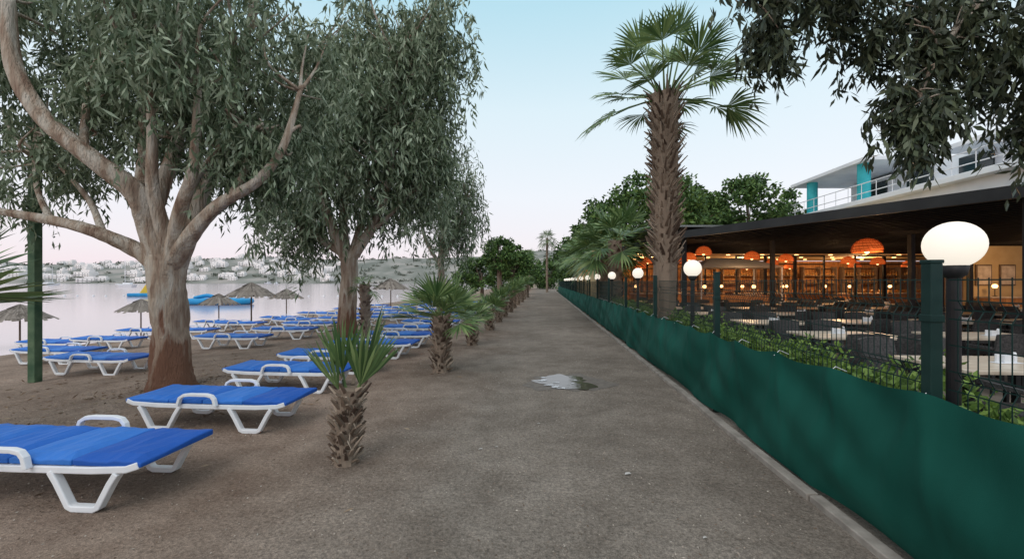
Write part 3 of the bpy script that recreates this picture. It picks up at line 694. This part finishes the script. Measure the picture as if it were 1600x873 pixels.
gl_ = thing('globe_lamp', 'lit white globe lamp on a black pole behind the fence', 'lamp post', (WX(2.34,2.34),2.34,0), group='globe lamps along the fence')
mb = MB(); mb.tube([(0,0,0),(0,0,1.66)], .032, seg=14); mb.lathe([(.075,0),(.075,.03),(.04,.05)], 14); mb.obj('pole', M['black_metal'], gl_, smooth=False)
mb = MB(); mb.lathe([(.032,1.62),(.055,1.64),(.065,1.69),(.05,1.70)], 16); mb.obj('lamp_base', M['black_metal'], gl_, smooth=True)
mb = MB(); mb.lathe([(.132*math.sin(a)+.0005,1.81-.132*math.cos(a)) for a in [.35+i*(math.pi-.35)/16 for i in range(17)]], 28); mb.obj('globe', M['globe'], gl_, smooth=True)
gpos = [(WX(2.34,y),y,0) for y in (6.45,10.2,14.1,18,21.9,25.8,29.7,33.6,37.5,41.4,45.3)]
for p_ in gpos: dup(gl_, p_)
for (x,y,z) in [(WX(2.34,2.34),2.34,0)]+gpos[:2]:
    li = bpy.data.lights.new('globe_light','POINT'); li.energy = 6; li.color = (1,.82,.62); li.shadow_soft_size = .14
    o = bpy.data.objects.new('globe_light', li); o.location = (x,y,1.81); COL.objects.link(o)

# ------------------------------------------------------------------ restaurant
re = thing('restaurant', 'open-sided restaurant with dark slatted roof and warm lit interior', 'restaurant')
RH = 3.06
poly = [(5.33,13.1),(11.3,.6),(34,.6),(34,20.2),(4.94,20.2)]
mb = MB(); n = len(poly)
mb.add([(x,y,RH+.02) for x,y in poly]+[(x,y,RH+.12) for x,y in poly], [tuple(range(n))[::-1], tuple(range(n,2*n))]+[(i,(i+1)%n,n+(i+1)%n,n+i) for i in range(n)])
mb.obj('roof', M['roof_dark'], re)
mb = MB()
fx, fy = poly[1][0]-poly[0][0], poly[1][1]-poly[0][1]; fl_ = math.hypot(fx,fy); fx/=fl_; fy/=fl_; ang = math.atan2(fy,fx)
nxn, nyn = -fy, fx
if nxn < 0: nxn, nyn = -nxn, -nyn
for i in range(46):
    off = .12+i*.32
    sx0, sy0 = poly[0][0]+nxn*off, poly[0][1]+nyn*off
    t0 = (20.0-sy0)/(-fy); t1 = (sy0-.8)/(-fy)
    a = (sx0-fx*min(t0, 8), sy0-fy*min(t0, 8))
    if a[0] < 5.2: a = (sx0, sy0)
    b = (sx0+fx*t1, sy0+fy*t1)
    cx, cy = (a[0]+b[0])/2, (a[1]+b[1])/2; ln = math.hypot(a[0]-b[0],a[1]-b[1])
    mb.box((cx,cy,RH-.03), (ln,.05,.095), rz=ang)
mb.obj('ceiling', M['slat'], re)
mb = MB()
for a,b in zip(poly, poly[1:]+poly[:1]):
    cx, cy = (a[0]+b[0])/2, (a[1]+b[1])/2; ln = math.hypot(b[0]-a[0],b[1]-a[1]); an = math.atan2(b[1]-a[1],b[0]-a[0])
    mb.box((cx,cy,RH+.03), (ln+.04,.07,.22), rz=an)
mb.obj('fascia', M['fascia'], re)
mb = MB()
mb.add([(5.0,13.6,3.42),(8.6,13.6,3.42),(10.2,20,3.6),(4.7,20,3.6),(5.0,13.6,3.48),(8.6,13.6,3.48),(10.2,20,3.66),(4.7,20,3.66)], [(3,2,1,0),(4,5,6,7),(0,1,5,4),(1,2,6,5),(2,3,7,6),(3,0,4,7)])
mb.obj('canopy', M['roof_grey'], re)
for (x,y) in [(5.55,13.2),(8.9,14.0),(8.6,6.8),(11.7,12.0),(15.2,13.6),(5.3,19.8)]:
    mb = MB(); mb.box((x,y,RH/2), (.12,.12,RH-.1)); mb.obj('column', M['black_metal'], re, bevel=.006)
# glazed sliding screen frames where the dining hall opens to the terrace
for i in range(16):
    x = 6.6+i*1.45
    if i % 4 == 2: continue
    mb = MB()
    mb.box((x,20.0,1.45), (.06,.08,2.88)); mb.box((x+1.38,20.0,1.45), (.06,.08,2.88))
    mb.box((x+.69,20.0,2.45), (1.32,.06,.06)); mb.box((x+.69,20.0,.08), (1.32,.06,.12)); mb.box((x+.69,20.0,2.86), (1.32,.07,.07))
    mb.obj('window_frame', M['black_metal'], re)
mb = MB(); mb.box((20,28.2,1.5), (31,.2,3.0)); mb.obj('back_wall', M['wall_orange'], re)
mb = MB(); mb.box((19.6,24.2,3.13), (31,7.8,.2)); mb.obj('inner_ceiling', M['wall_cream'], re)
mb = MB(); mb.box((4.6,24.3,1.1), (.2,7.6,2.2)); mb.obj('side_wall', M['wall_cream'], re)
mb = MB(); mb.box((21.9,15.6,1.48), (9.2,.2,2.94)); mb.obj('side_wall', M['wall_cream'], re)
for (x,z,w,h) in [(17.8,1.85,.6,.8),(18.7,1.85,.6,.8),(19.6,1.85,.6,.8)]:
    e = thing('wall_board', 'small framed board hanging on the cream wall', 'board', (x,15.46,z), group='boards on the restaurant wall')
    mb = MB(); mb.box((0,0,0), (w,.04,h)); mb.obj('frame', M['wood'], e, bevel=.005)
    mb = MB(); mb.box((0,-.024,0), (w*.84,.012,h*.86)); mb.obj('panel', M['table_top'], e)
# sideboard against the cream wall
e = thing('sideboard', 'long wooden sideboard against the cream wall', 'sideboard', (18.9,15.1,0))
mb = MB(); mb.box((0,0,.5), (3.0,.5,1.0)); mb.obj('cabinet', M['wall_orange'], e, bevel=.01)
mb = MB(); mb.box((0,0,1.03), (3.1,.56,.05)); mb.obj('worktop', M['table_top'], e, bevel=.01)
bo = MB(); bo.tube([(0,0,0),(0,0,.19),(0,0,.23),(0,0,.32)], [.05,.05,.018,.016], seg=8)
bo = bo.obj('bottle', M['goods'], smooth=True); tag(bo, 'coloured glass bottle standing on a lit bar shelf', 'bottle', 'bottles on the bar shelves'); bfirst = True
for i in range(8):
    X = 7.2+i*2.7
    e = thing('shelf_unit', 'wooden bar shelf unit at the back of the restaurant', 'shelf', (X,27.7,0), group='shelves at the back of the restaurant')
    mb = MB()
    for z in (.5,1.0,1.5,2.0,2.5): mb.box((0,0,z), (2.2,.4,.04))
    for x in (-1.1,0,1.1): mb.box((x,0,1.3), (.05,.42,2.6))
    mb.obj('shelf', M['wood'], e)
    for z in (1.52,2.02):
        for k in range(11):
            x = -.95+k*.19+random.uniform(-.02,.02)
            if abs(x) < .08: continue
            if bfirst: o = bo; bfirst = False
            else: o = bo.copy(); COL.objects.link(o)
            o.location = (X+x,27.62,z); o.scale = (1,1,random.uniform(.6,1.15))
di = MB(); di.lathe([(0.001,0),(.12,.02),(.15,.09),(.10,.17),(.001,.2)], 12); di = di.obj('serving_dish', M['goods'], smooth=True); tag(di, 'rounded serving dish on the buffet counter', 'dish', 'dishes on the buffet counters'); dfirst = True
for i in range(6):
    X, Y = 8.+i*3.0, 23.2+(i%2)*.8
    e = thing('buffet_counter', 'wooden buffet counter with pale worktop and guard rail', 'counter', (X,Y,0), group='buffet counters')
    mb = MB(); mb.box((0,0,.45), (2.4,.8,.9)); mb.obj('cabinet', M['wall_orange'], e, bevel=.01)
    mb = MB(); mb.box((0,0,.93), (2.5,.9,.05)); mb.obj('worktop', M['table_top'], e, bevel=.01)
    mb = MB()
    for x in (-1.1,1.1): mb.box((x,0,1.25), (.04,.04,.6))
    mb.box((0,0,1.56), (2.4,.5,.04)); mb.obj('guard', M['black_metal'], e)
    for k in range(5):
        if dfirst: o = di; dfirst = False
        else: o = di.copy(); COL.objects.link(o)
        o.location = (X-.9+k*.45,Y,.957)
e = thing('food_stall', 'food stall with pale pitched canopy inside the restaurant', 'stall', (9.7,18.3,0))
mb = MB(); mb.add([(-1.8,-1.1,2.2),(1.8,-1.1,2.2),(1.8,1.1,2.2),(-1.8,1.1,2.2),(-.8,0,2.66),(.8,0,2.66)], [(0,1,5,4),(2,3,4,5),(1,2,5),(3,0,4),(3,2,1,0)]); mb.obj('canopy', M['white_wall'], e)
for x in (-1.7,1.7):
    for y in (-1.0,1.0):
        mb = MB(); mb.tube([(x,y,0),(x,y,2.2)], .03, seg=8); mb.obj('pole', M['white_plastic'], e)
mb = MB(); mb.box((0,0,.5), (3.0,.8,1.0)); mb.obj('counter', M['wall_orange'], e, bevel=.01)

# dome-shaped woven pendant lamps
pdn = thing('rattan_pendant_lamp', 'glowing orange rattan dome lamp hanging from the ceiling', 'pendant lamp', (10.4,12.0,2.60), group='orange rattan lamps in the restaurant')
mb = MB()
prof = [(.06,.26),(.15,.235),(.235,.185),(.30,.115),(.345,.03),(.365,-.06),(.355,-.13)]
for (r,z) in prof: mb.lathe([(r,z+.013),(r+.014,z),(r,z-.013),(r-.012,z),(r,z+.013)], 24)
for k in range(22):
    a = k*2*math.pi/22
    mb.tube([(r*math.cos(a+i*.08),r*math.sin(a+i*.08),z) for i,(r,z) in enumerate(prof)], .007, seg=4, caps=False)
mb.obj('lamp_shade', M['rattan_lit'], pdn)
mb = MB(); mb.lathe([(r*.93,z-.01) for r,z in prof], 24); mb.obj('lining', M['shade_lit'], pdn, smooth=True)
mb = MB(); mb.tube([(0,0,.25),(0,0,.46)], .008, seg=5); mb.obj('cord', M['black_metal'], pdn)
mb = MB(); mb.lathe([(.001,-.19),(.05,-.16),(.07,-.11),(.05,-.05),(.001,-.01)], 12); mb.obj('bulb', M['bulb'], pdn, smooth=True)
pend = [(6.5,13.9,2.62,.7),(7.0,16.2,2.56,.75),(8.9,15.2,2.54,.72),(8.0,19.0,2.55,.75),(11.3,16.9,2.55,.75),(13.9,12.6,2.62,.75),(12.2,19.2,2.5,.7),(14.6,17.8,2.5,.75),
        (16.6,18.6,2.5,.75),(10.5,21.8,2.5,.8),(8.2,22.6,2.4,.8),(12.9,22.5,2.4,.8),(15.6,23,2.45,.8),(18.4,22,2.5,.8),(6.6,21,2.4,.8),(20.9,21.6,2.5,.8),(5.9,17.8,2.5,.7)]
for (x,y,z,s) in pend: dup(pdn, (x,y,z), scale=s)
for (x,y,z,e_) in [(10.4,11.6,2.1,45),(7.2,14.4,2.1,40),(12.6,15.8,2.1,70),(17.5,13.4,2.3,80),(9.6,16.6,2.1,45),
                   (8,23.8,2.75,240),(14,24.3,2.75,330),(20.5,24.3,2.75,330)]:
    li = bpy.data.lights.new('lamp_light','POINT'); li.energy = e_; li.color = (1,.58,.27); li.shadow_soft_size = .12
    o = bpy.data.objects.new('lamp_light', li); o.location = (x,y,z); COL.objects.link(o)
dlm = MB(); dlm.lathe([(.001,0),(.09,0),(.09,.03),(.001,.03)], 12)
dl = dlm.obj('ceiling_light', M['bulb']); dl.location = (6.5,21,2.995); tag(dl, 'small round warm downlight recessed in the ceiling', 'ceiling light', 'ceiling downlights')
for i in range(30):
    o = dl.copy(); COL.objects.link(o); o.location = (6+(i%10)*1.8, 21.6+(i//10)*2.2, 2.995)
# small table and bar lamps glowing at the back
wl = thing('bar_lamp', 'small warm bar lamp on a thin stem', 'lamp', (7.0,22.4,.955), group='small bar lamps')
mb = MB(); mb.tube([(0,0,0),(0,0,.32)], .012, seg=6); mb.lathe([(.07,0),(.07,.015),(.012,.03)], 10); mb.obj('stem', M['black_metal'], wl)
mb = MB(); mb.lathe([(.001,.30),(.06,.32),(.085,.38),(.06,.44),(.001,.46)], 12); mb.obj('bulb', M['bulb'], wl, smooth=True)
wl.location = (7.0,23.2,.957)
for i in range(6):
    for dx in (-1.0,1.0):
        if i == 0 and dx < 0: continue
        dup(wl, (8.+i*3.0+dx*1.12, 23.2+(i%2)*.8-.3, .957))
dup(wl, (17.8,15.1,1.057)); dup(wl, (20.0,15.1,1.057)); dup(wl, (8.6,18.3,1.0)); dup(wl, (10.8,18.3,1.0))

tb = thing('dining_table', 'rectangular pale-topped dining table with dark legs', 'table', (0,0,0), group='dining tables on the terrace')
mb = MB(); mb.box((0,0,.735), (1.35,.85,.035)); mb.obj('table_top', M['table_top'], tb, bevel=.006)
for sx in (-1,1):
    for sy in (-1,1):
        mb = MB(); mb.box((sx*.6,sy*.36,.36), (.05,.05,.715)); mb.obj('leg', M['black_metal'], tb)
ch = thing('wicker_chair', 'dark wicker armchair beside a dining table', 'chair', (0,0,0), group='wicker chairs on the terrace')
mb = MB(); mb.box((0,0,.42), (.5,.5,.07)); mb.obj('seat', M['wicker'], ch, bevel=.015)
mb = MB(); vs = []
for i in range(9):
    x = -.25+i*.0625; c = .05*(1-(x/.25)**2)
    for (z,y) in ((.40,.22),(.63,.26),(.86,.31)): vs += [(x,y+c,z+(.02*(1-(x/.25)**2) if z>.8 else 0)),(x,y+c+.035,z+(.02*(1-(x/.25)**2) if z>.8 else 0))]
fs = []
for i in range(8):
    a = i*6; b = a+6
    for k in (0,2): fs += [(a+k,a+k+2,b+k+2,b+k),(a+k+1,b+k+1,b+k+3,a+k+3)]
    fs += [(a+4,a+5,b+5,b+4),(a,b,b+1,a+1)]
fs += [(0,1,3,2),(2,3,5,4),(48,50,51,49),(50,52,53,51)]
mb.add(vs, fs); mb.obj('backrest', M['wicker'], ch)
for sx in (-1,1):
    mb = MB(); mb.strip([(-.22,.40),(-.21,.62),(-.16,.655),(.2,.66),(.27,.66)], .035, -.02, .02)
    o = mb.obj('armrest', M['wicker'], ch); o.rotation_euler = (0,0,math.pi/2); o.location = (sx*.27,0,0)
for sx in (-1,1):
    for sy in (-1,1):
        mb = MB(); mb.box((sx*.22,sy*.21,.195), (.035,.035,.39)); mb.obj('leg', M['black_metal'], ch)
tp = []
for i in range(7):
    for j in range(7):
        y = 4.3+2.25*j+random.uniform(-.1,.1); L = 4.75+2.1*i+random.uniform(-.12,.12); x = WX(L,y)
        if x > 1.32*y+.6 or y > 19.2 or x > 18.5: continue
        if x > 16.3 and y > 13.6: continue
        if abs(x-9.7) < 2.4 and y > 16.6: continue
        tp.append((x,y))
for k,(x,y) in enumerate(tp):
    rz = ROTP+random.uniform(-.05,.05)
    if k == 0: tb.location = (x,y,.006); tb.rotation_euler = (0,0,rz)
    else: dup(tb, (x,y,.006), rz=rz)
    for q,(dx,dy,r) in enumerate([(-.35,-.62,math.pi),(.35,-.62,math.pi),(-.35,.62,0),(.35,.62,0)]):
        cx = x+dx*math.cos(rz)-dy*math.sin(rz); cy = y+dx*math.sin(rz)+dy*math.cos(rz)
        rr = r+rz+random.uniform(-.2,.2)
        if k == 0 and q == 0: ch.location = (cx,cy,.006); ch.rotation_euler = (0,0,rr)
        else: dup(ch, (cx+random.uniform(-.04,.04),cy+random.uniform(-.06,.06),.006), rz=rr)
nap = MB(); nap.box((0,0,.04), (.09,.06,.08)); nap.tube([(.09,0,0),(.09,0,.07),(.09,0,.11)], [.02,.022,.012], seg=8); nap.tube([(-.09,0,0),(-.09,0,.09)], .018, seg=8)
nap.box((0,0,.003), (.26,.1,.006))
no = nap.obj('condiment_set', M['white_plastic'], bevel=.002); no.location = (tp[0][0]+.1,tp[0][1],.7605); tag(no, 'small white condiment set standing on a dining table', 'condiment set', 'condiment sets on tables')
for (x,y) in tp[1:]:
    o = no.copy(); COL.objects.link(o); o.location = (x+random.uniform(-.1,.1),y+random.uniform(-.1,.1),.7605)

# hotel building behind
ho = thing('hotel_building', 'white modern building with balconies and teal columns', 'building')
def obox(mb, L0, L1, y0, y1, z0, z1, mi=0):
    vs = [(WX(L,y),y,z) for z in (z0,z1) for L,y in ((L0,y0),(L1,y0),(L1,y1),(L0,y1))]
    mb.add(vs, [(3,2,1,0),(4,5,6,7),(0,1,5,4),(1,2,6,5),(2,3,7,6),(3,0,4,7)], mi)
mb = MB(); obox(mb, 20.6, 34, 14, 33, 3.5, 6.5); obox(mb, 24, 34, 14, 32, 6.83, 9.0); mb.obj('wall', M['white_wall'], ho)
mb = MB(); obox(mb, 20, 34, 13, 33.6, 6.5, 6.8); obox(mb, 20.1, 34.2, 25.5, 33.4, 9.2, 9.45); obox(mb, 21.5, 34.2, 12.6, 22.5, 8.6, 8.85); mb.obj('slab', M['white_wall'], ho, bevel=.02)
for (L,y) in ((20.7,31.6),(20.7,26.5),(27.5,26.2)):
    mb = MB(); mb.tube([(WX(L,y),y,6.8),(WX(L,y),y,9.2)], .35, seg=16); mb.obj('column', M['teal'], ho)
mb = MB()
for z in (7.2,7.8): mb.tube([(WX(20.2,13.2),13.2,z),(WX(20.2,33.3),33.3,z)], .03, seg=6)
for i in range(18):
    y = 13.4+i*1.15; mb.tube([(WX(20.2,y),y,6.8),(WX(20.2,y),y,7.8)], .02, seg=5)
mb.obj('railing', M['white_plastic'], ho)
for i in range(5):
    y = 15+i*3.4; mb = MB(); obox(mb, 23.9, 24.05, y, y+1.8, 6.95, 8.7); mb.obj('window', M['glass_dark'], ho)

# ------------------------------------------------------------------ puddle, grit, scraps
def blob(name, c, rx, ry, z, mat, seed, n=48, amp=.25):
    rd = random.Random(seed); ph = [rd.uniform(0,6) for _ in range(5)]; vs = [(c[0],c[1],z)]
    for i in range(n):
        a = 2*math.pi*i/n; k = 1+amp*(.5*math.sin(2*a+ph[0])+.4*math.sin(3*a+ph[1])+.35*math.sin(5*a+ph[2])+.25*math.sin(9*a+ph[3])+.2*math.sin(14*a+ph[4]))
        vs.append((c[0]+rx*k*math.cos(a), c[1]+ry*k*math.sin(a), z))
    mb = MB(); mb.add(vs, [(0,1+i,1+(i+1)%n) for i in range(n)]); return mb.obj(name, mat)
o = struct(blob('wet_ground', (.9,6.5), .60, .60, .008, M['wet'], 3, amp=.25)); o['label'] = 'dark wet sand around the puddle'
o = struct(blob('puddle', (.84,6.52), .44, .44, .012, M['puddle'], 5, amp=.3)); o['label'] = 'small shallow puddle on the path'
for i,(x,y,r) in enumerate([(.50,6.6,.05),(.58,6.3,.04),(.66,6.2,.05),(.52,6.8,.035),(.76,6.12,.03),(.7,6.45,.03),(.95,6.4,.02),(1.02,6.6,.025)]):
    o = struct(blob('foam_patch', (x,y), r*1.4, r, .016, M['foam'], 20+i, amp=.5)); o['label'] = 'patch of pale froth at the puddle edge'
n = 12000
yy = 1.6+rng.uniform(0,1,n)**1.5*14; LL = rng.uniform(-7,1.9,n)
zz = np.array([gz(l) for l in LL])
P = np.stack([LL+S*yy, yy, zz+.006], axis=1); d = norm(rng.normal(size=P.shape)*np.array([1,1,.12]))
o = quads_obj('ground_litter', leaves(P, d, .016, .005), M['pebble']); o['kind'] = 'stuff'; o['label'] = 'tiny stones and leaf fragments scattered on the sand'; o['category'] = 'grit'
n = 900
a_ = rng.uniform(0,6.28,n); rr_ = np.abs(rng.normal(size=n))*2.2
yy = 6.4+rr_*np.sin(a_); xx = -5.2+rr_*np.cos(a_); ok = (yy > 2) ; yy = yy[ok]; xx = xx[ok]
zz = np.array([gz(x-S*y) for x,y in zip(xx,yy)])
P = np.stack([xx,yy,zz+.012], axis=1); d = norm(rng.normal(size=P.shape)*np.array([1,1,.15]))
o = quads_obj('fallen_leaves', leaves(P, d, .08, .010), M['dry_leaf']); o['kind'] = 'stuff'; o['label'] = 'dry fallen eucalyptus leaves on the sand'; o['category'] = 'fallen leaves'
for i,(x,y,r) in enumerate([(.96,3.4,.03),(-.3,3.9,.022),(-.15,3.95,.015),(1.2,2.55,.015),(.3,4.6,.018)]):
    mb = MB(); mb.add([(x-r,y-r*.6,.01),(x,y-r*.8,.018),(x+r,y-r*.2,.012),(x+r*.6,y+r*.7,.014),(x-r*.5,y+r*.6,.011)], [(0,1,2,3,4)])
    o = mb.obj('paper_scrap', M['litter']); tag(o, 'small pale scrap lying on the path', 'litter', 'scraps on the path')

# ------------------------------------------------------------------ world, sun, camera
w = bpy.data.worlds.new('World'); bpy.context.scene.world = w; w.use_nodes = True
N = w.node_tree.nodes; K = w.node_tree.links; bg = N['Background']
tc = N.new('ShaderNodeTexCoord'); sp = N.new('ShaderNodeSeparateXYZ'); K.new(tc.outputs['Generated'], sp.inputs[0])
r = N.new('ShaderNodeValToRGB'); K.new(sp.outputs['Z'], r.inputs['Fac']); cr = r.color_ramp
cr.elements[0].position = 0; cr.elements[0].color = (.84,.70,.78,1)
cr.elements[1].position = 1; cr.elements[1].color = (1.0,1.0,1.0,1)  # unseen bright zenith, added to lift the light on the ground
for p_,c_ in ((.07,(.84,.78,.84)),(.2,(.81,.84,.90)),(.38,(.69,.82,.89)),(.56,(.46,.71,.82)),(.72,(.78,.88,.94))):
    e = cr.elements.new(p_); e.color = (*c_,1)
sky = N.new('ShaderNodeTexSky'); sky.sky_type = 'NISHITA'; sky.sun_disc = False
sky.sun_elevation = math.radians(6); sky.sun_rotation = math.radians(-120)
ml = N.new('ShaderNodeVectorMath'); ml.operation = 'SCALE'; ml.inputs['Scale'].default_value = .02
K.new(sky.outputs[0], ml.inputs[0])
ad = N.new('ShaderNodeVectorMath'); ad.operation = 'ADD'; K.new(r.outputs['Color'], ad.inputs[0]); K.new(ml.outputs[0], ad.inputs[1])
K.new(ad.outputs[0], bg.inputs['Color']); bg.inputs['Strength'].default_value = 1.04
sl = bpy.data.lights.new('sun','SUN'); sl.energy = 1.0; sl.angle = math.radians(40); sl.color = (1,.90,.83)
so = bpy.data.objects.new('sun', sl); COL.objects.link(so)
dirv = Vector((.35,.75,-.8)); so.rotation_euler = dirv.to_track_quat('-Z','Y').to_euler()

cam = bpy.data.cameras.new('camera'); co = bpy.data.objects.new('camera', cam); COL.objects.link(co)
co.location = (0,0,1.6); co.rotation_euler = (math.radians(90),0,0)
cam.sensor_width = 36; cam.lens = 14.4; cam.shift_y = .0022; cam.clip_end = 6000; cam.clip_start = .05
bpy.context.scene.camera = co
sc = bpy.context.scene
sc.view_settings.view_transform = 'Standard'; sc.view_settings.look = 'None'; sc.view_settings.exposure = 0
